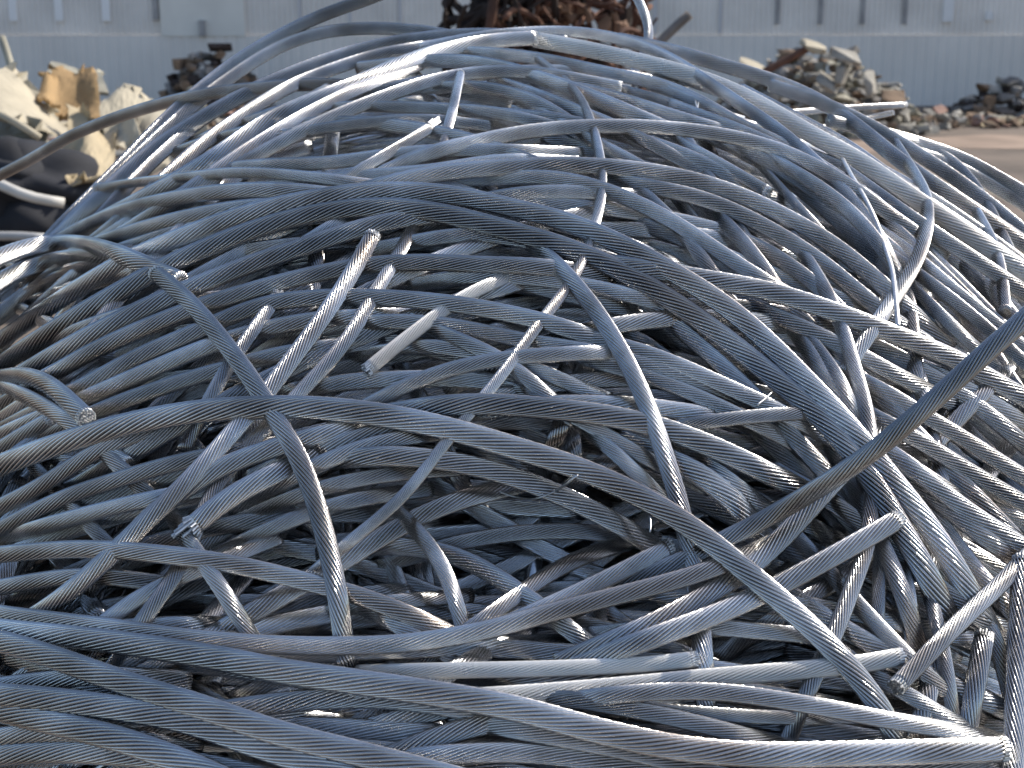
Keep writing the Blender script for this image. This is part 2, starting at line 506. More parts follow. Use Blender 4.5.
def chunk_bm(bm, c, sx, sy, sz, n=14, rot=None, flat=False):
    M = Matrix.Translation(c) @ (rot or Matrix.Rotation(random.uniform(0, 6.28), 4, 'Z') @ Matrix.Rotation(random.uniform(-0.5, 0.5), 4, 'X'))
    vs = []
    for i in range(n):
        p = Vector([random.uniform(-1, 1) for _ in range(3)])
        m_ = max(abs(q) for q in p); p = p / m_ * random.uniform(0.75, 1)
        vs.append(bm.verts.new(M @ Vector((p.x * sx / 2, p.y * sy / 2, p.z * sz / 2))))
    r = bmesh.ops.convex_hull(bm, input=vs)
    bad = [v for v in r['geom_interior'] if isinstance(v, bmesh.types.BMVert)]
    if bad: bmesh.ops.delete(bm, geom=bad, context='VERTS')

CREAM = mat('cream_sheet', (0.46, 0.38, 0.25), rough=0.75, noise=0.25, scale=5)
CREAM2 = mat('pale_sheet', (0.46, 0.41, 0.31), rough=0.7, noise=0.2, scale=6)
TAN = mat('brown_cardboard', (0.38, 0.25, 0.12), rough=0.85, noise=0.25, scale=6)
GREYB = mat('beige_plastic', (0.34, 0.32, 0.25), rough=0.6, noise=0.3, scale=4)
BLACK = mat('black_sack', (0.02, 0.022, 0.03), rough=0.85, noise=0.4, scale=5)
CONC = mat('broken_concrete', (0.38, 0.36, 0.32), rough=0.9, noise=0.35, scale=5, bump=0.5, bscale=14)
BROWN = mat('brown_rubble', (0.26, 0.18, 0.12), rough=0.9, noise=0.5, scale=4, bump=0.5)
RUST = mat('rusty_iron', (0.17, 0.08, 0.05), rough=0.85, scale=5, base2=(0.07, 0.035, 0.025))
DARKRUST = mat('dark_iron', (0.05, 0.035, 0.03), rough=0.85, noise=0.5, scale=6)
WOOD = mat('grey_stick', (0.22, 0.19, 0.17), rough=0.85, noise=0.4, scale=8)

YL = 8.0
def quad(Y, a, b, c, d, dy=(0, 0, 0, 0)):
    return [at(*q, Y + e) for q, e in zip((a, b, c, d), dy)]
SG = 'discarded sheets and sacks beside the heap'
crumple('plastic_sheet', quad(YL, (-60, 128), (32, 160), (62, 122), (-40, 62), (-.1, -.5, .3, .5)), GREYB, 'large beige plastic sheet drooping over the scrap by the shed wall', 'sheet', 0.13, 0.012, 24, 3, 4, SG)
crumple('plastic_sheet', quad(YL, (-40, 100), (40, 135), (72, 130), (8, 72), (-.3, -.7, .1, .3)), CREAM2, 'dirty cream sheet curling over the beige sheet', 'sheet', 0.10, 0.012, 20, 4, 3, SG)
crumple('cardboard_sheet', quad(YL + 0.5, (46, 118), (102, 122), (98, 80), (54, 72), (-.2, -.2, .2, .2)), TAN, 'brown crushed cardboard standing behind the cream sheets', 'cardboard', 0.09, 0.02, 16, 5, 3, SG)
crumple('cardboard_sheet', quad(YL + 0.2, (36, 103), (58, 106), (58, 82), (44, 76), (-.1, -.1, .2, .2)), mat('orange_card', (0.40, 0.26, 0.12), 0.85, noise=0.2), 'small orange brown cardboard flap beside the crushed cardboard', 'cardboard', 0.04, 0.02, 12, 6, 3, SG)
crumple('cardboard_sheet', quad(YL + 0.9, (44, 88), (108, 98), (100, 76), (50, 64), (-.3, -.2, .3, .4)), GREYB, 'grey brown carton lid lying on the crushed cardboard', 'cardboard', 0.05, 0.02, 12, 16, 3, SG)
crumple('cloth_sheet', quad(YL - 0.6, (52, 178), (108, 190), (120, 128), (70, 112), (-.4, -.5, .4, .5)), CREAM, 'pale yellow folded sheet lit by the sun below the cardboard', 'sheet', 0.12, 0.012, 24, 7, 5, SG)
crumple('cloth_sheet', quad(YL - 0.3, (100, 150), (140, 140), (136, 90), (112, 92), (-.2, -.3, .3, .3)), CREAM2, 'whitish crumpled sheet next to the yellow folded sheet', 'sheet', 0.08, 0.012, 18, 8, 5, SG)
crumple('cloth_sheet', quad(YL - 0.6, (60, 215), (120, 225), (118, 172), (64, 168), (-.4, -.4, .2, .2)), CREAM, 'cream folded sheet hanging behind the blurred cable', 'sheet', 0.10, 0.012, 20, 9, 5, SG)
crumple('cloth_sheet', quad(YL - 0.2, (130, 185), (215, 150), (205, 100), (150, 108), (-.3, -.3, .5, .5)), CREAM2, 'pale sheet glimpsed through the cables at the edge of the heap', 'sheet', 0.10, 0.012, 20, 10, 5, SG)
for i, (u, v, sx, sz, lab) in enumerate([(22, 188, 0.55, 0.30, 'black bulging sack under the beige sheet'), (40, 228, 0.60, 0.36, 'black sack slumped lowest beside the heap'), (-20, 225, 0.5, 0.4, 'black sack cut by the edge of the view'), (4, 168, 0.36, 0.2, 'dark sack tucked close beneath the cream sheet')]):
    bm = bmesh.new()
    bmesh.ops.create_icosphere(bm, subdivisions=4, radius=0.5)
    ph = [random.uniform(0, 6) for _ in range(6)]
    for vv_ in bm.verts:
        p = vv_.co.copy()
        k = 1 + 0.10 * math.sin(p.x * 9 + ph[0]) + 0.08 * math.sin(p.z * 13 + p.y * 7 + ph[1]) + 0.05 * math.sin(p.x * 23 + p.z * 19 + ph[2])
        vv_.co = Vector((p.x * sx * 1.3 * k, p.y * 0.6 * k, p.z * sz * 1.5 * k))
    q = at(u, v, YL - 0.9)
    o = bm_obj('sack', bm, BLACK, None, tuple(q), True); tag(o, lab, 'sack', SG)
def rod(bm, pts, r, seg=8):
    p = smooth_path([list(q) for q in pts], 0.05, 0.03) if len(pts) > 2 else np.array([np.array(pts[0]) + (np.array(pts[1]) - np.array(pts[0])) * s for s in np.linspace(0, 1, 8)])
    T, Nn, B = frames(p)
    rings = []
    for i in range(len(p)):
        rings.append([bm.verts.new(p[i] + r * (math.cos(6.2832 * k / seg) * Nn[i] + math.sin(6.2832 * k / seg) * B[i])) for k in range(seg)])
    for i in range(len(p) - 1):
        for k in range(seg): bm.faces.new((rings[i][k], rings[i][(k + 1) % seg], rings[i + 1][(k + 1) % seg], rings[i + 1][k]))
    bm.faces.new(rings[0][::-1]); bm.faces.new(rings[-1])
def rod_thing(name, pts, r, m, label, cat):
    loc = np.array(pts[0]) * 0 + np.array([pts[0][0], pts[0][1], min(q[2] for q in pts)])
    bm = bmesh.new(); rod(bm, [np.array(q) - loc for q in pts], r)
    return tag(bm_obj(name, bm, m, None, tuple(loc), True), label, cat)
rod_thing('plastic_trim', [at(-20, 175, YL - 1.2), at(8, 188, YL - 1.3), at(30, 197, YL - 1.3), at(64, 203, YL - 1.25)], 0.025, mat('white_trim', (0.6, 0.58, 0.54), 0.6, noise=0.2), 'pale curved plastic trim lying across the black sacks', 'trim')
rod_thing('plastic_trim', [at(-25, 104, YL - 1.0), at(12, 120, YL - 1.1), at(40, 138, YL - 1.1)], 0.018, CREAM2, 'cream edge strip running down over the beige sheet', 'trim')
rod_thing('plastic_trim', [at(-10, 236, YL - 1.5), at(20, 236, YL - 1.5), at(45, 238, YL - 1.5)], 0.02, mat('grey_trim', (0.4, 0.4, 0.4), 0.6, noise=0.2), 'short grey trim lying beneath the lowest black sack', 'trim')
rod_thing('stick', [at(2, 38, YL + 0.6), at(8, 56, YL + 0.5), at(14, 78, YL + 0.4)], 0.022, GREYB, 'thin pale stick poking up above the beige sheet', 'stick')
rod_thing('stick', [at(690, 14, 9.0), at(672, 30, 9.0), at(650, 52, 8.9)], 0.028, WOOD, 'dark leaning stick beside the loop of cable', 'stick')

# the far rubble line
DPL = mat('sooty_scrap', (0.30, 0.285, 0.27), 0.85, noise=0.5, scale=3)
def rubble(name, label, cx, cy, rx, ry, hgt, n, smin, smax, mats, kind='stuff', seed=1):
    random.seed(seed)
    bm = bmesh.new()
    for i in range(n):
        a = random.uniform(0, 6.28); q = math.sqrt(random.random())
        x = q * math.cos(a) * rx; y = q * math.sin(a) * ry
        top = hgt * (1 - q ** 1.6)
        s = random.uniform(smin, smax)
        nf = len(bm.faces)
        chunk_bm(bm, Vector((x, y, max(s * 0.2, top * random.uniform(0.5, 1)))), s * random.uniform(0.7, 1.8), s, s * random.uniform(0.4, 1.0), 12)
        bm.faces.ensure_lookup_table()
        mi = random.randrange(len(mats))
        for f in bm.faces[nf:]: f.material_index = mi
    o = bm_obj(name, bm, mats[0], None, (cx, cy, 0))
    for m in mats[1:]: o.data.materials.append(m)
    return tag(o, label, None, None, kind)
PINK = mat('brick_rubble', (0.40, 0.25, 0.20), 0.9, noise=0.4, scale=5)
rubble('rubble', 'brick and stone rubble strewn in front of the shed wall', px(175, 95, 14), 14, 1.3, 0.8, 0.62, 150, 0.06, 0.2, [PINK, BROWN, CONC, GREYB], seed=3)
rubble('scrap_pile', 'sooty dark scrap heaped against the shed wall', px(212, 60, 18.6), 18.6, 0.75, 0.5, 0.85, 300, 0.06, 0.2, [DPL, DARKRUST, BROWN, DPL], seed=4)
rubble('rubble', 'broken concrete rubble banked against the shed wall', px(815, 90, 16.5), 16.5, 1.3, 0.9, 0.95, 620, 0.05, 0.19, [CONC, BROWN, GREYB, DPL], seed=5)
rubble('rubble', 'low brown rubble at the foot of the concrete bank', px(905, 100, 17), 17.2, 1.4, 0.7, 0.22, 130, 0.05, 0.18, [BROWN, CONC, PINK], seed=6)
rubble('rubble', 'dark rubble heaped at the foot of the shed wall', px(1012, 95, 18), 18.3, 0.6, 0.5, 0.5, 90, 0.08, 0.25, [DPL, DARKRUST, CONC, BROWN], seed=7)
rubble('rubble', 'scattered pale stones along the foot of the wall', px(960, 110, 17), 17.3, 2.2, 0.5, 0.06, 90, 0.05, 0.18, [CONC, CREAM, BROWN], seed=8)
random.seed(21)
slabs = [((800, 44), (828, 52), 0.12, 'whitish concrete slab topmost on the rubble bank'), ((830, 48), (862, 62), 0.12, 'pale tilted slab just below the topmost one'),
         ((815, 76), (838, 92), 0.14, 'pale slab standing on end within the rubble bank'), ((845, 62), (838, 88), 0.12, 'grey slab propped steeply over a dark hollow'),
         ((868, 70), (872, 96), 0.13, 'grey block at the end of the rubble bank'), ((738, 60), (768, 72), 0.10, 'cream slab showing just over the crest of the heap'),
         ((880, 92), (906, 101), 0.05, 'rust brown slab lying at the foot of the bank')]
for (a, b, th, lab) in slabs:
    A, Bp = at(*a, 15.6), at(*b, 15.6)
    d = Bp - A; ln = np.linalg.norm(d)
    mid = (A + Bp) / 2
    bm = bmesh.new()
    chunk_bm(bm, Vector((0, 0, 0)), ln, 0.28, th * 0.8, 26, Matrix.Rotation(-math.atan2(d[2], d[0]), 4, 'Y') @ Matrix.Rotation(random.uniform(0.2, 0.5), 4, 'X'))
    o = bm_obj('concrete_slab', bm, BROWN if 'rust' in lab else (CREAM2 if 'whit' in lab or 'cream' in lab else CONC), None, tuple(mid))
    tag(o, lab, 'slab', 'broken slabs on the rubble bank')
rod_thing('beam', [at(764, 72, 15.5), at(812, 46, 15.6)], 0.04, RUST, 'rusty beam slanting across the concrete rubble', 'beam')

# rusty scrap tangle behind the crest
random.seed(5)
tg = empty('scrap_tangle', tuple(at(540, 20, 10.0) * np.array([1, 1, 0]))); tag(tg, 'tall dark tangle of rusty wire and iron scrap behind the crest', 'scrap heap')
org = np.array(tg.location)
for nm, m_, n, (u0, u1), rr_, top in (('iron_bars', DARKRUST, 150, (452, 545), (0.008, 0.03), 1.9), ('rusty_wires', RUST, 190, (500, 636), (0.006, 0.022), 1.7)):
    bm = bmesh.new()
    for i in range(n):
        c = at(random.uniform(u0, u1), 20, 10.0)
        p = [np.array([c[0] + random.uniform(-.3, .3) - org[0], random.uniform(-.4, .4), random.uniform(0.5, top)])]
        d = np.array([random.gauss(0, 1), random.gauss(0, 1), random.gauss(0, .8)]); d /= np.linalg.norm(d)
        for k in range(4):
            d = d + 0.5 * np.array([random.gauss(0, 1), random.gauss(0, 1), random.gauss(0, 1)]); d /= np.linalg.norm(d)
            q = p[-1] + d * random.uniform(0.08, 0.22)
            q[0] = min(max(q[0], at(u0 - 4, 20, 10)[0] - org[0]), at(u1 + 6, 20, 10)[0] - org[0]); q[2] = min(max(q[2], 0.05), top)
            p.append(q)
        rod(bm, p, random.uniform(*rr_), 6)
    bm_obj(nm, bm, m_, tg, (0, 0, 0), True)
bm = bmesh.new()
for i in range(110):
    c = at(random.uniform(465, 630), 20, 10.0)
    chunk_bm(bm, Vector((c[0] - org[0], random.uniform(-.15, .35), random.uniform(0.05, 1.6))), random.uniform(.1, .3), .2, random.uniform(.08, .25), 10)
bm_obj('iron_lumps', bm, DARKRUST, tg)
ORANGE = mat('orange_rust', (0.27, 0.15, 0.09), 0.8, noise=0.6, scale=3)
for i in range(40):
    c = at(random.uniform(545, 622), 20, 10.0)
    bm = bmesh.new()
    chunk_bm(bm, Vector((0, 0, 0)), random.uniform(.05, .13), .06, random.uniform(.05, .12), 10)
    bm_obj('rusty_scrap', bm, ORANGE, tg, (c[0] - org[0], random.uniform(-.45, -.2), random.uniform(0.6, 1.6)))
bm = bmesh.new(); rod(bm, [at(488, 40, 9.4) - org, at(498, -30, 9.4) - org], 0.03); bm_obj('rusty_post', bm, RUST, tg)

# ------------------------------------------------------------------ the heap: deep mass first
random.seed(2); rng = np.random.default_rng(2)
Vs, Qs, Ts, nv = [], [], [], 0
n_done = 0
while n_done < 2300:
    x = random.uniform(-1.35, 1.35); y = random.uniform(0.7, 3.6)
    if n_done > 2050: x = random.uniform(-1.6, 1.6); y = random.uniform(3.0, 4.2)
    if H(x, y) < 0.15: continue
    n_done += 1
    dep = random.choice((random.uniform(0.085, 0.16), random.uniform(0.12, 0.30), random.uniform(0.2, 0.5)))
    a = random.gauss(0, 0.3) if random.random() < 0.75 else random.uniform(0, math.pi)
    a -= 0.5 * x * (1 if y > 1.5 else 0.5)
    bend = random.uniform(-0.7, 0.3)
    half = random.uniform(0.25, 0.6)
    sp = np.linspace(-half, half, 26)
    ang = a + bend * sp
    ex = np.cumsum(np.cos(ang)) * (sp[1] - sp[0]); ey = np.cumsum(np.sin(ang)) * (sp[1] - sp[0])
    X = x + ex - ex[13]; Y = y + ey - ey[13]
    Z = np.maximum(H(X, Y) - dep - 0.13 * np.exp(-((X - 0.03) / 0.24) ** 2 - ((Y - 1.47) / 0.15) ** 2), 0.02)
    near = (dep < 0.13 and 0.9 < y < 2.6 and abs(x) < 1.1) or (dep < 0.2 and abs(x) < 0.6 and 0.95 < y < 1.75)
    hollow = dep < 0.2 and abs(x) < 0.6 and 0.95 < y < 1.75
    P = smooth_path(np.stack([X, Y, Z], 1), 0.0095 if hollow else (0.014 if near else 0.045), 0.05)
    V, Q, T3, _ = cable_mesh(P, D0 / 2, 4 if near else 1, random.uniform(0, 6), 16 if hollow else 9)
    Vs.append(V); Qs.append(Q + nv); Ts.append(T3 + nv); nv += len(V)
o = put('cable_mass', mesh_np('cable_mass', np.vstack(Vs), np.vstack(Qs), ALU, True, np.vstack(Ts)))
tag(o, 'dark mass of tangled cable deep inside the heap', None, None, 'stuff')

# ------------------------------------------------------------------ half hidden cables following the flow of the heap
def flow(u, v):
    s = np.interp(u, [-50, 60, 200, 380, 520, 700, 850, 1060], [-0.95, -0.72, -0.45, -0.14, 0.06, 0.38, 0.66, 0.85])
    low = np.clip((v - 430) / 250, 0, 1)
    s = s * (1 - 0.55 * low)
    return math.atan(s)
def outline(u):
    return np.interp(u, [0, 60, 110, 200, 300, 400, 540, 680, 800, 900, 1024], [275, 245, 190, 125, 85, 62, 56, 75, 128, 185, 262])
ZONES = []
def zone_label(u, v):
    if v < 210:
        return 'half hidden cable lying under the crest of the heap' if 330 < u < 700 else ('half hidden cable on the slope towards the cardboard scrap' if u <= 330 else 'half hidden cable on the slope towards the concrete rubble')
    if v < 430:
        return 'shaded cable buried under the broad arcs amid the heap' if 300 < u < 700 else ('shaded cable buried on the flank below the cardboard scrap' if u <= 300 else 'shaded cable buried on the flank below the concrete rubble')
    if v < 620:
        return 'dark cable deep in the hollow beneath the sweeping arc' if 300 < u < 700 else ('dark cable low on the flank where two long cables cross' if u <= 300 else 'dark cable low on the flank behind the straight diagonal cable')
    return 'dark cable at the foot of the heap under the front cables'
random.seed(4); rng = np.random.default_rng(4)
N_FILL = 141
cells = []
for k in range(N_FILL):
    # jittered even spread over the heap's face
    gx = (k * 0.61803) % 1.0; gy = (k + 0.5) / N_FILL
    u = -30 + 1090 * gx; v = 40 + 740 * gy + random.uniform(-25, 25)
    if v < outline(u) + 14: v = outline(u) + random.uniform(14, 120)
    cross = random.random() < 0.2
    off = random.gauss(0, 0.16) if not cross else random.choice([-1, 1]) * random.uniform(0.5, 1.5)
    bend = random.gauss(0, 0.0006)
    L = random.uniform(150, 330) if not cross else random.uniform(80, 200)
    path = []
    for sgn in (-1, 1):
        uu_, vv_ = u, v; pp = []
        a = flow(u, v) + off
        for i in range(int(L / 12)):
            a2 = (flow(uu_, vv_) + off + bend * i * 12 * sgn) if not cross else a + bend * i * 12
            uu_ += sgn * 12 * math.cos(a2); vv_ += sgn * 12 * math.sin(a2)
            if vv_ < outline(uu_) + 8 or vv_ > 800 or uu_ < -60 or uu_ > 1080: break
            pp.append((uu_, vv_))
        path = pp[::-1] + path if sgn < 0 else path + pp
    if len(path) < 5: continue
    dark = (430 < v < 630 and 330 < u < 800)
    b = random.uniform(-0.13, -0.06) if dark else random.uniform(-0.085, -0.01)
    P, r = lay_cable(path, 0, '', 4, 0.011, base=b)
    make_cable(P, r, zone_label(u, v), 4)

# ------------------------------------------------------------------ the cables one can follow with the eye
# (level, width px or 0, visible cut ends, label, centre line in pixels)
TAB = [
# -- crest
(1, 12, '', 'thin bright loop of cable standing up behind the crest against the rusty tangle', [(480,-75),(560,-64),(608,-42),(628,-20),(637,-3),(645,13),(652,30),(652,42),(645,54)]),
(2, 15, '', 'cable swinging highest up past the shed wall towards the crest', [(520,-50),(450,-32),(395,-12),(372,-2),(330,12),(290,30),(245,55),(205,85),(165,120),(115,172),(62,225),(38,252)]),
(2, 15, '', 'dark cable bowing just below the highest one against the plates', [(450,36),(425,31),(370,28),(322,32),(280,46),(235,74),(200,100),(160,135),(118,175),(78,213),(50,245)]),
(3, 17, '', 'cable arching from the crest down across the sunlit yellow sheet', [(545,40),(500,35),(470,35),(425,38),(380,45),(335,57),(280,78),(230,102),(190,125),(150,152),(105,192),(60,235)]),
(5, 19, 'e', 'cable climbing to the crest and ending there in a dark cut face', [(-20,302),(20,272),(80,232),(140,200),(180,178),(220,154),(256,127),(296,107),(336,92),(376,75),(416,58),(456,47),(496,40),(535,38)]),
(4, 20, 's', 'pale sunlit cable starting at the dark cut face on the crest', [(537,40),(577,47),(622,57),(677,71),(727,88),(772,111),(812,135),(862,162),(912,197),(980,242),(1035,278)]),
(4, 14, '', 'brightest white cable arcing over the crest and down the rubble flank', [(440,44),(475,37),(512,33),(562,31),(602,35),(642,45),(677,62),(712,85),(737,102),(772,125),(797,145),(832,178),(862,212),(884,246),(900,285)]),
(3, 17, '', 'long blue grey cable forming the skyline towards the concrete rubble', [(640,44),(677,52),(732,68),(777,82),(822,102),(862,130),(892,155),(927,180),(962,203),(1012,235),(1040,255)]),
(2, 15, '', 'cable bowing outside the skyline cable and dropping steeply beside it', [(850,126),(887,136),(922,145),(952,160),(972,183),(988,208),(1003,240)]),
(2, 14, '', 'outermost cable sloping off above the dusty yard', [(880,132),(927,145),(972,162),(1024,192),(1055,210)]),
(1, 14, '', 'second cable from the outside on the slope by the dusty yard', [(915,152),(957,166),(992,185),(1035,212)]),
(1, 9, 'e', 'cut cable poking out behind the heap in front of the concrete rubble', [(800,112),(835,109),(865,107),(905,105)]),
(1, 8, 'e', 'shorter cut cable poking out beneath the other one by the rubble', [(820,128),(855,121),(892,113)]),
(6, 16, '', 'long loose cable reaching out in front of the yellow sheets', [(-30,190),(30,160),(70,136),(115,118),(160,104),(210,93),(260,88),(310,84),(370,87),(430,88),(490,98)]),
(6, 13, 's', 'cable with a blunt cut end jutting over the slope near the cardboard', [(97,188),(140,182),(190,177),(232,172),(280,174),(330,179),(375,185)]),
(2, 17, '', 'cable on the crest running under the upright pale stub', [(380,66),(426,61),(466,61),(506,68),(546,80),(581,93),(616,107),(660,126)]),
(1, 15, '', 'cable close behind the pale sunlit one on the crest', [(440,52),(491,53),(536,58),(576,66),(616,75),(656,83),(696,99),(745,128)]),
(2, 15, '', 'short visible run of cable below the upright pale stub', [(430,88),(466,86),(506,91),(540,103),(570,122)]),
(3, 14, 's', 'blunt cut cable lying level on the upper slope under the split end', [(286,135),(331,127),(376,122),(425,119),(470,124)]),
(2, 14, '', 'level cable just above the blunt cut one on the upper slope', [(300,112),(350,106),(390,107),(430,108),(500,113),(560,128)]),
(5, 14, 'e', 'short cable whose cut end has split into two strands', [(325,192),(341,182),(356,172),(396,149),(431,127)]),
(5, 12, 's', 'short upright pale stub lit along one edge near the crest', [(460,74),(457,90),(453,108),(448,128),(442,150)]),
(5.5, 14, '', 'long thin cable plunging from the crest down through the whole heap', [(551,70),(576,90),(590,118),(599,150),(603,180),(600,205),(592,236),(576,275),(560,298),(536,327),(500,378),(474,408),(446,442),(406,494),(366,529),(336,552),(300,585)]),
(1, 15, '', 'cable crossing the crest under the thin plunging one', [(512,86),(546,98),(580,112),(620,128),(655,146),(690,165)]),
(1, 15, '', 'dull cable parallel to the thin plunging one near the crest', [(540,112),(562,124),(590,140),(630,160),(668,185),(690,215)]),
(2, 14, 'e', 'dark cut cable pointing down the slope behind the bright arcs', [(655,128),(690,148),(722,165),(768,192)]),
(2, 16, '', 'cable descending from the crest between the white arc and bright arcs', [(670,92),(705,106),(745,128),(790,148),(840,178),(890,212),(925,240)]),
(2, 16, '', 'dull cable descending just under the white arc to the rubble flank', [(690,112),(730,127),(775,146),(830,178),(880,208),(930,244)]),
(1, 16, '', 'shadowed cable in the gap above the ridged bright arc', [(560,85),(610,96),(660,112),(712,128),(760,140)]),
(2, 16, '', 'cable following the edge of the slope above the yellow sheets', [(440,45),(380,54),(330,70),(290,86),(250,110),(205,142),(165,178),(125,216),(90,245)]),
(1, 15, '', 'dark cable seen between the parallel ones beside the yellow sheet', [(300,70),(262,84),(222,106),(184,134),(146,168),(112,204),(84,236)]),
(4, 17, '', 'cable spreading from the crest parallel to the one with the dark cut face', [(400,72),(350,92),(300,118),(255,145),(215,172),(175,200),(140,222)]),
(3, 16, '', 'shaded cable below the one that ends in the dark cut face', [(600,84),(540,73),(480,72),(430,81),(380,98),(330,118),(285,140),(240,165),(200,190),(170,210)]),
(3, 16, '', 'thin skyline cable dropping towards the dusty yard', [(790,92),(830,106),(875,128),(915,152),(955,178),(1000,212),(1040,246)]),
(2, 16, '', 'dull cable closing the flank beneath the outermost ones', [(880,170),(920,192),(960,218),(1000,246),(1040,276)]),
(2, 16, '', 'blue cable in the gap below the skyline one', [(700,84),(745,100),(790,120),(835,148),(880,178),(930,214),(985,258)]),
# -- upper arcs
(5.7, 17, '', 'ridged bright arc across the upper heap below the crest', [(400,165),(430,152),(466,144),(506,135),(556,128),(606,126),(656,127),(706,132),(756,142),(800,158),(850,186),(900,222)]),
(3, 16, '', 'dull level cable feeding in beside the ridged bright arc', [(200,172),(250,166),(290,164),(330,163),(380,156),(430,151),(490,150),(560,153)]),
(2, 16, '', 'level cable running under the split end and the ridged arc', [(240,190),(300,184),(360,176),(430,171),(500,160),(560,162)]),
(6, 20, '', 'bright smooth arc under the ridged one spanning the upper heap', [(330,200),(366,190),(406,179),(456,171),(512,167),(562,165),(612,167),(662,173),(712,185),(752,200),(792,220),(822,237),(850,257),(890,292),(935,335)]),
(5.8, 18, '', 'cable leaving the bright smooth arc and bending down more steeply', [(470,180),(532,176),(577,181),(622,196),(662,215),(702,240),(737,264),(772,286),(805,304)]),
(5.75, 19, '', 'bright cable running inside the smooth arc down to the curled one', [(620,180),(642,186),(692,195),(737,212),(782,236),(822,262),(852,287),(882,312),(915,335)]),
(4, 17, '', 'short pale level cable under the bright smooth arc', [(470,203),(506,195),(560,191),(610,194),(640,196)]),
(8, 23, '', 'upper one of the two widest arcs side by side over the heap', [(-20,355),(30,320),(80,287),(130,258),(170,241),(220,222),(270,207),(330,196),(380,191),(430,192),(470,198),(512,208),(562,220),(612,240),(662,266),(712,296),(752,327),(792,366),(832,408),(862,442),(892,480),(922,517),(952,562),(985,620)]),
(7, 24, '', 'lower one of the two widest arcs with rubbed pale ridges', [(-20,382),(0,365),(60,326),(120,291),(180,259),(230,238),(280,221),(340,209),(400,207),(450,215),(500,228),(562,246),(612,266),(662,294),(702,321),(742,351),(782,384),(822,418),(852,453),(877,488),(902,532),(927,574),(947,615)]),
# -- flank by the cardboard
(9, 21, '', 'short arching cable lying over the wide arcs on the cardboard flank', [(-20,268),(-5,258),(30,246),(60,242),(90,245),(125,256),(160,272)]),
(6, 20, '', 'dark cable tucked beneath the short arching one', [(-20,296),(0,280),(30,266),(65,258),(110,255)]),
(6, 18, '', 'cable rising along the flank just under the slope facing the sacks', [(30,256),(60,238),(115,213),(165,200),(225,191),(285,190),(340,196)]),
(5, 18, '', 'cable parallel below the flank cable facing the sacks', [(40,275),(80,250),(130,232),(190,216),(250,206),(310,204)]),
(6, 22, 'e', 'cable tapering to a slanted tip beneath the widest arcs', [(-20,402),(20,375),(80,340),(140,310),(200,284),(256,262),(300,248),(350,231),(400,219),(443,214)]),
(5.6, 20, '', 'long level cable under which the two stubs of the slope vanish', [(-10,412),(40,382),(90,352),(150,325),(200,306),(256,289),(306,276),(366,265),(426,262),(486,265),(536,266),(590,273)]),
(4, 20, '', 'dark wide cable curving below the long level one', [(20,420),(80,388),(140,355),(200,330),(256,306),(306,298),(356,297),(406,299),(456,304),(506,313),(560,326),(610,344)]),
(2, 20, '', 'brown tinged cable low on the cardboard flank', [(-10,440),(30,422),(80,400),(140,374),(200,349),(260,330),(320,319),(400,316)]),
(3, 19, '', 'cable in the dense dark bundle of the cardboard flank', [(0,402),(50,374),(110,344),(170,320),(230,300),(290,290)]),
(2, 19, '', 'lowest cable of the dense dark bundle on the flank', [(40,440),(100,410),(160,388),(220,370),(290,352),(360,344)]),
(5, 19, 'e', 'pale worn cable end lying behind the bent piece', [(-25,462),(0,450),(25,433),(53,418)]),
(7, 22, 'e', 'bent thick piece with a cut face ending above the sweeping arc', [(-8,380),(18,374),(40,378),(62,394),(86,418)]),
(6, 20, '', 'other limb of cable doubling back under the bent thick piece', [(-20,382),(0,386),(25,395),(55,412),(82,430),(110,452)]),
# -- the crossing ones
(10, 29, '', 'broad sweeping arc across the whole middle of the heap', [(-20,474),(0,465),(50,447),(100,431),(150,419),(210,410),(270,407),(320,408),(370,413),(420,422),(470,434),(512,447),(562,462),(612,482),(662,508),(702,535),(732,559),(772,593),(812,628),(842,659),(872,694),(890,725),(905,760)]),
(6, 26, '', 'cable swelling just above the sweeping arc and passing behind the crossing one', [(400,412),(430,407),(470,404),(512,405),(556,409),(606,415),(656,426),(706,444),(756,467),(805,492)]),
(9, 23, 's', 'cable with a slanted tip crossing the sweeping arc and dropping steeply', [(157,274),(190,302),(220,337),(250,377),(272,412),(295,450),(312,490),(325,535),(333,570),(339,603),(344,645)]),
(7, 22, 's', 'pale straight cable with blunt top slanting down from the upper arcs', [(372,237),(350,277),(320,322),(290,362),(265,395),(240,424),(200,469),(160,509),(110,556),(65,596),(25,622)]),
(4.5, 18, '', 'dull cable slanting parallel beside the pale straight one', [(415,226),(397,257),(375,293),(350,337),(320,372),(293,400),(262,432),(230,466),(205,505),(180,570),(150,609),(116,662)]),
(3, 17, 's', 'dark short cable slanting behind the steeply dropping one', [(278,295),(260,322),(236,354),(215,389),(193,432)]),
(3.5, 16, 's', 'pale mottled cable with a frosted cut end in the middle', [(368,369),(400,343),(430,320),(460,298),(490,284),(525,270)]),
(4, 16, '', 'short sunlit length of cable slanting under the widest arcs', [(290,252),(325,230),(350,214),(375,205)]),
(6.5, 22, '', 'cable hanging like an inverted tick from the wide arcs', [(535,245),(549,257),(577,286),(607,327),(632,372),(652,417),(667,462),(680,505),(690,550),(697,590),(702,640),(706,700)]),
(9.5, 22, '', 'longest straight diagonal cable lying on top of everything', [(1040,305),(1024,320),(982,356),(942,393),(902,428),(862,460),(812,492),(762,521),(722,541),(690,557),(655,572),(620,588),(585,604)]),
(8.5, 25, '', 'cable slanting close beneath the straight diagonal one', [(865,450),(832,483),(792,528),(752,566),(702,598),(642,629),(577,656)]),
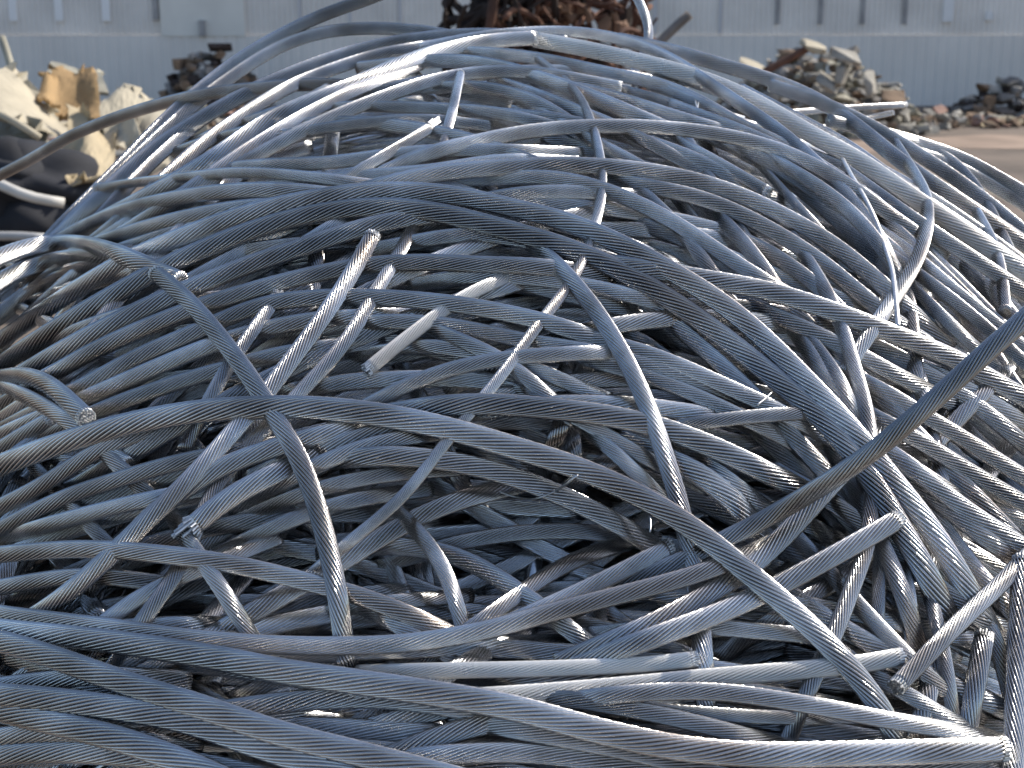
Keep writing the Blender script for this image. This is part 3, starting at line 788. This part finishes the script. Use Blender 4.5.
(9, 25, 's', 'short cut cable reaching up under the diagonal near the verticals', [(897,520),(862,540),(812,568),(772,589),(722,612),(662,634),(592,660)]),
(9.6, 21, 's', 'cut cable ending bluntly above the dark hollow', [(669,547),(632,566),(592,586),(552,604),(512,622),(470,640)]),
# -- lower front
(9.8, 22, '', 'cable rising from the front into a sunlit bend beside the blunt end', [(-20,610),(0,614),(50,620),(110,627),(170,636),(256,644),(330,646),(400,644),(456,636),(496,628),(556,611),(616,596),(681,579),(726,564),(765,546)]),
(8, 19, 'e', 'short whitish sunlit cable with a shaded cut end', [(380,672),(430,671),(480,670),(532,669),(592,667),(652,664),(695,659)]),
(9, 22, 'e', 'longest white sunlit cable ending bluntly beyond the sweeping arc', [(430,700),(512,695),(612,687),(692,679),(752,674),(812,669),(862,664),(899,657)]),
(10.5, 21, '', 'cable curving below the white sunlit one to the upright at the edge', [(560,702),(632,693),(712,691),(762,697),(822,707),(882,719),(942,729),(1003,742)]),
(12, 30, 'e', 'thick front cable curving up to a bright cut end at the corner', [(-20,627),(0,630),(75,637),(150,647),(225,659),(280,671),(350,681),(425,692),(512,707),(572,724),(632,739),(692,750),(762,755),(832,754),(912,752),(1002,749)]),
(13, 29, '', 'nearest thick cable slanting across the front ones to the foot', [(-20,636),(0,641),(50,656),(100,674),(150,691),(200,706),(250,724),(300,739),(350,751),(430,772)]),
(12, 30, '', 'upper cable of the two lying side by side at the very foot', [(-20,694),(20,697),(65,701),(125,709),(190,721),(240,739),(300,759),(345,776)]),
(11, 30, '', 'lower cable of the two lying side by side at the very foot', [(-20,706),(0,710),(60,724),(120,739),(180,760),(215,776)]),
(10, 24, '', 'bright short stretch of cable under the nearest thick one', [(-20,690),(0,687),(50,680),(105,676),(170,680)]),
(9, 27, '', 'lowest brown grey cable at the very foot of the heap', [(-20,757),(30,753),(75,752),(150,757),(225,768),(270,780)]),
(9, 25, '', 'cable peeping out between the two at the foot and the brown one', [(-20,740),(30,733),(75,731),(130,738),(180,750)]),
(8, 23, '', 'pale cable lying level under the thick front one', [(190,664),(230,668),(260,672),(306,679),(356,689),(410,698)]),
(7, 26, '', 'dark wide cable lying level beneath the pale one in front', [(180,720),(230,710),(280,703),(330,698),(386,697),(440,704),(500,716)]),
(6, 26, '', 'dark slanting cable near the foot under the thick front one', [(350,775),(396,754),(446,734),(500,720),(545,716)]),
(6, 24, '', 'dark level cable at the foot below the slanting dark one', [(380,762),(430,756),(506,752),(576,758),(650,774)]),
(9, 21, '', 'arching cable between the white sunlit one and the thick front one', [(530,700),(560,697),(602,704),(662,715),(722,730),(790,748)]),
(7, 22, '', 'cable passing under the thick front one towards the corner', [(470,722),(512,729),(572,740),(642,754),(710,772)]),
(5, 24, '', 'dark cable beneath the nearest thick one at the foot', [(200,735),(260,742),(330,748),(400,752),(460,762),(520,775)]),
(4, 24, '', 'shaded cable bridging the gap above the lower foot cables', [(30,665),(90,690),(160,700),(240,712),(320,722)]),
(6, 17, '', 'dim cable lying level just under the cut white ones', [(600,706),(680,712),(760,717),(840,718)]),
(5, 20, '', 'bottommost dark cable by the corner with the bright cut end', [(690,772),(760,765),(840,764),(920,766),(1000,770)]),
# -- rubble flank
(6.8, 17, '', 'curled free standing cable arching up out of the rubble flank', [(905,160),(915,176),(925,190),(929,210),(925,240),(912,271),(892,301),(872,330),(855,356)]),
(7, 23, '', 'long cable bridging the rubble flank under the curled one', [(600,262),(640,268),(697,278),(757,288),(812,304),(862,322),(912,341),(962,362),(992,380),(1035,404)]),
(6.6, 19, '', 'twisting cable falling from a sunlit top through the diagonal', [(802,252),(815,272),(830,298),(842,328),(857,377),(868,417),(872,460),(872,505),(867,549),(852,586),(837,629),(812,681),(790,735)]),
(6, 18, '', 'short glinting cable beside the twisting one', [(808,338),(822,355),(838,378),(852,407),(862,440)]),
(3, 19, '', 'cable flowing down the flank just below the bridging one', [(845,372),(882,390),(927,417),(962,437),(992,457),(1035,484)]),
(4, 20, '', 'dull cable flowing parallel above the curved lower flank', [(850,405),(890,425),(930,447),(975,475),(1035,510)]),
(5, 22, '', 'cable emerging under the diagonal towards the lower flank', [(862,436),(897,457),(942,492),(977,518),(1012,540),(1040,558)]),
(4, 21, '', 'shaded cable below the one emerging under the diagonal', [(790,478),(842,508),(882,540),(922,574),(962,604),(1005,640)]),
(4.3, 24, '', 'cable sweeping from the dark hollow down behind the blunt end', [(330,460),(371,456),(421,457),(476,466),(526,481),(576,502),(626,528),(660,552)]),
(5, 19, '', 'straight thin cable with sunlit spots behind the sharp ended one', [(800,540),(830,572),(857,604),(892,640),(927,676),(965,708)]),
(13, 24, 's', 'blue grey upright cable nearest the edge of the rubble side', [(1022,560),(1021,585),(1018,625),(1016,680),(1014,730),(1013,775)]),
(12, 21, 'e', 'cable with a sharp tip slanting to the upright at the edge', [(1045,538),(1025,558),(1000,585),(960,621),(930,652),(897,686)]),
(9, 24, 's', 'short upright cable with a rounded top beneath the slanting tip', [(984,637),(980,662),(973,696),(966,738)]),
(3, 16, '', 'dark upright cable hanging behind the twisting one', [(884,480),(882,520),(880,560),(878,612),(876,650)]),
(4, 17, '', 'upright cable with glinting edge under the slanting tip', [(896,540),(906,573),(911,608),(911,650)]),
(4, 17, '', 'steep cable crossing behind the rounded upright', [(915,560),(930,594),(941,640),(950,690),(955,745)]),
(6, 19, '', 'cable sliding below the white blunt end to the corner', [(835,645),(865,672),(905,692),(945,718),(985,735)]),
(5, 18, '', 'pale edged cable slanting from under the swelling one', [(575,418),(597,437),(627,464),(657,493),(685,522)]),
(5, 27, '', 'wide sunlit backed cable slanting behind the inverted tick', [(640,446),(672,460),(712,481),(742,508),(762,540)]),
(5, 20, '', 'dark cable slanting beside the wide sunlit backed one', [(690,452),(712,466),(735,485),(768,510)]),
(3.2, 17, '', 'short dark cable rising behind the swelling one to the lower arc', [(650,434),(667,429),(712,421),(782,414),(850,411)]),
(3, 18, '', 'ridged cable slanting steeply between the two bright arcs', [(705,202),(722,220),(747,246),(770,278),(788,305)]),
(2, 17, '', 'dull cable slanting steeply under the cut dark one', [(622,170),(640,190),(677,226),(712,272),(730,300)]),
(3, 11, '', 'thin glinting cable slanting below the dark cut one', [(770,176),(785,193),(808,217),(832,243)]),
(4, 18, '', 'dull cable spreading outward beneath the curled one', [(860,182),(895,207),(935,234),(980,263),(1040,302)]),
(3, 17, '', 'cable on the outer flank passing below the spreading one', [(880,232),(915,257),(950,288),(990,320),(1040,362)]),
(4, 15, '', 'bright ridged cable under the curled one on the outer flank', [(895,258),(925,279),(962,307),(997,337),(1028,366)]),
(5, 15, '', 'glinting cable ending its run beneath the long diagonal top', [(895,275),(918,292),(947,322),(975,347),(1000,372)]),
(4, 14, '', 'short upright glint of cable on the outer flank', [(985,228),(995,246),(1001,268),(1003,290)]),
(3, 17, '', 'cable running along the flank right under the skyline cable', [(760,100),(802,122),(850,148),(890,178),(940,212),(1000,252),(1040,282)]),
(4, 16, '', 'cable behind the loose bent strand on the rubble flank', [(770,158),(812,182),(850,210),(880,245),(905,285)]),
(3, 18, '', 'cable in the shade below the bright inner arc', [(740,238),(780,258),(822,290),(850,322),(880,352)]),
(4, 20, '', 'cable passing under the bridging one toward the diagonal', [(740,300),(790,322),(840,345),(890,372),(935,395)]),
(2, 19, '', 'dark cable between the twisting one and the widest arcs', [(790,325),(815,360),(840,400),(855,440)]),
(4, 21, '', 'cable diving beside the widest arcs below the diagonal', [(842,468),(862,505),(885,550),(905,600),(920,650)]),
(3, 21, '', 'shaded cable dropping parallel to the widest arcs toward the corner', [(925,520),(950,560),(975,600),(1000,650),(1010,690)]),
# -- middle, shaded
(3, 18, '', 'dark level cable showing in the slit below the widest arcs', [(380,248),(420,241),(470,233),(520,240),(600,256),(650,276)]),
(2, 18, '', 'level cable behind the pale mottled one', [(430,282),(470,276),(540,279),(610,290),(685,312)]),
(3, 19, '', 'cable running level behind the dull slanting one', [(340,326),(380,321),(450,325),(520,340),(600,353),(680,373),(750,402)]),
(4, 18, '', 'cable rising to meet the inverted tick from under the sweeping arc', [(350,415),(375,401),(425,377),(470,364),(517,357),(580,353),(630,352)]),
(3, 19, '', 'long dark cable flowing behind the inverted tick to the widest arcs', [(520,318),(560,330),(627,347),(677,364),(727,387),(782,412),(835,442)]),
(2, 18, '', 'dark cable lying under the long flowing one in the middle', [(560,352),(620,368),(680,388),(740,416),(790,442)]),
(2, 18, '', 'dim cable showing through where the mottled stub points', [(380,352),(430,345),(480,354),(540,371),(590,392)]),
(1, 18, '', 'dim slanting cable behind the inverted tick and thin plunging one', [(500,385),(545,402),(590,425),(640,455),(690,480)]),
(3, 18, '', 'cable crossing low behind the pale mottled stub', [(425,325),(455,338),(500,358),(530,380),(560,408)]),
# -- lower cardboard flank
(7, 20, '', 'pale cable fanning out just below the sweeping arc', [(-15,514),(45,484),(90,454),(138,434),(180,418)]),
(6, 20, '', 'cable crossing beneath the pale straight one to the outer flank', [(-15,537),(60,499),(120,479),(170,464),(220,454),(272,445)]),
(6, 23, '', 'cable rising under the steeply dropping one to the sweeping arc', [(100,575),(135,532),(175,495),(222,466),(280,446),(330,432),(375,424)]),
(5, 19, '', 'dark cable between the fanned out ones low on the flank', [(5,537),(60,521),(110,508),(155,498),(200,490)]),
(8, 22, '', 'long cable drooping behind the steep one to the front cables', [(-15,556),(50,550),(100,549),(150,553),(210,560),(260,570),(320,585),(360,596),(405,613),(455,636)]),
(8, 25, 's', 'thick frayed cable end lying under the pale straight one', [(193,526),(215,507),(250,485),(283,470),(310,458)]),
(6, 20, '', 'dark cable falling from behind the frayed end', [(170,512),(180,530),(202,560),(227,597),(253,640)]),
(3, 19, '', 'short blue cable crossing the dark gap beneath the sweeping arc', [(75,425),(95,444),(117,464),(150,496)]),
(3, 17, '', 'short cable crossing the lower gap between the fanned out ones', [(45,478),(56,490),(78,514),(108,544)]),
(4, 20, '', 'lit cable rising below the sweeping arc beside the steep one', [(250,500),(306,470),(356,449),(406,437),(450,432)]),
(4.0, 24, '', 'straight cable slanting behind the steep one into the dark hollow', [(205,640),(250,614),(300,585),(340,563),(386,534),(446,504),(503,489)]),
(3.9, 22, '', 'dark blue cable bending through the hollow', [(340,552),(381,545),(421,547),(466,559),(506,583),(556,619),(595,650)]),
(4, 19, '', 'steep dark cable hanging in the hollow', [(391,504),(426,540),(443,566),(456,600),(466,640)]),
(3, 19, '', 'level cable dimly seen across the hollow', [(400,560),(440,547),(506,534),(576,531),(640,538)]),
(4, 20, '', 'lit cable rising through the hollow behind the blunt end', [(440,650),(470,630),(526,589),(576,559),(630,542)]),
(4, 19, '', 'dark cable above the frayed end near the steep one', [(256,512),(316,489),(386,474),(440,470)]),
(3, 19, '', 'dim cable beneath the dark one by the steep cable', [(230,548),(256,535),(306,514),(356,499),(410,492)]),
(3, 18, '', 'short lit cable deep at the bottom of the hollow', [(330,612),(356,605),(406,601),(450,597)]),
(2, 20, '', 'dark slanting cable at the bottom by the drooping one', [(345,600),(380,615),(410,632),(440,650)]),
(2, 19, '', 'level dark cable under the two cut slanting ones', [(610,632),(660,626),(720,628),(790,634),(850,640)]),
(3, 19, '', 'cable crossing the shade below the pale straight one', [(60,660),(100,625),(150,590),(200,570),(260,545)]),
(2, 20, '', 'level cable low in the shade behind the front ones', [(-15,590),(40,580),(90,575),(150,582)]),
]
LOOSE_BEHIND = 'long loose cable reaching out in front of the yellow sheets'
for lev, wpx, ends, label, pts in sorted(TAB, key=lambda q: q[0]):
    kw = {}
    if 'standing up behind the crest' in label: kw = dict(dz=([0, 1], [2.95, 2.78]), ext=(0.03, 0.1))
    if label == LOOSE_BEHIND: kw = dict(dz=([0, 0.2, 0.45, 0.75, 1], [2.95, 2.75, 2.46, 2.34, 2.36]))
    if 'swinging highest' in label: kw = dict(ext=(0.03, 0.3))
    if 'poking out' in label: kw = dict(dz=([0, 1], [2.75, 2.9]))
    if 'longest straight' in label: kw = dict(dmax=([0, 0.3, 0.55, 1], [1.46, 1.46, 1.5, 9]))
    P, r = lay_cable(pts, wpx, ends, 6, 0.008, **kw)
    fray = 0.8 if 'frayed' in label else (0.5 if 'split' in label else (0.1 if 'frosted' in label else 0.0))
    if label.startswith('broad sweeping'): r = r * np.interp(np.linspace(0, 1, len(P)), [0, 0.62, 1], [1.0, 0.97, 0.80])
    make_cable(P, r, label, 6, ends, fray, m=SUNLITALU if label.startswith(('pale sunlit', 'short whitish', 'longest white', 'pale mottled')) else None)
# loose single wires that have sprung out of the cables
random.seed(9)
for lab, rr_, pts in (('flattened loose strand dangling before the curled cable', 0.0034, [(842,158),(853,178),(866,200),(878,226),(886,250),(893,275),(898,326)]),
                 ('tiny bent wire hook on the cables below the crest', 0.0012, [(697,110),(699,100),(700,95),(697,94),(695,102),(698,110)]),
                 ('thin bright wire sticking out over the dark hollow', 0.0014, [(556,491),(566,484),(578,475)]),
                 ('hair thin wire curving along the cable over the hollow', 0.0010, [(500,492),(515,497),(535,499),(556,491)]),
                 ('tiny wire standing upright near the cut slanting ones', 0.0010, [(650,532),(651,524),(650,517)]),
                 ('short stray wire crossing a cable below the diagonal', 0.0012, [(757,405),(766,398),(772,392)])):
    a = smooth_path(pts, 2.0, 3.0)
    x = ((a[:, 0] - BU0) / BS).astype(int); y = ((a[:, 1] - BV0) / BS).astype(int)
    tt = filt(TOP[y, x] + rr_, 6, 5.0) + 0.004
    P = CAM + rays(a[:, 0], a[:, 1]) * (bil(depth, a[:, 0], a[:, 1]) - tt)[:, None]
    loc = P.mean(axis=0)
    bm = bmesh.new()
    T_, N_, B_ = frames(P); rg = []
    for i in range(len(P)):
        rg.append([bm.verts.new(P[i] - loc + rr_ * (math.cos(k * math.pi / 4) * N_[i] + (0.45 if rr_ > 0.003 else 1) * math.sin(k * math.pi / 4) * B_[i])) for k in range(8)])
    for i in range(len(P) - 1):
        for k in range(8): bm.faces.new((rg[i][k], rg[i][(k + 1) % 8], rg[i + 1][(k + 1) % 8], rg[i + 1][k]))
    bm.faces.new(rg[0][::-1]); bm.faces.new(rg[-1])
    tag(bm_obj('loose_strand', bm, CUT, None, tuple(loc), True), lab, 'wire', 'loose strands sprung from the cables')
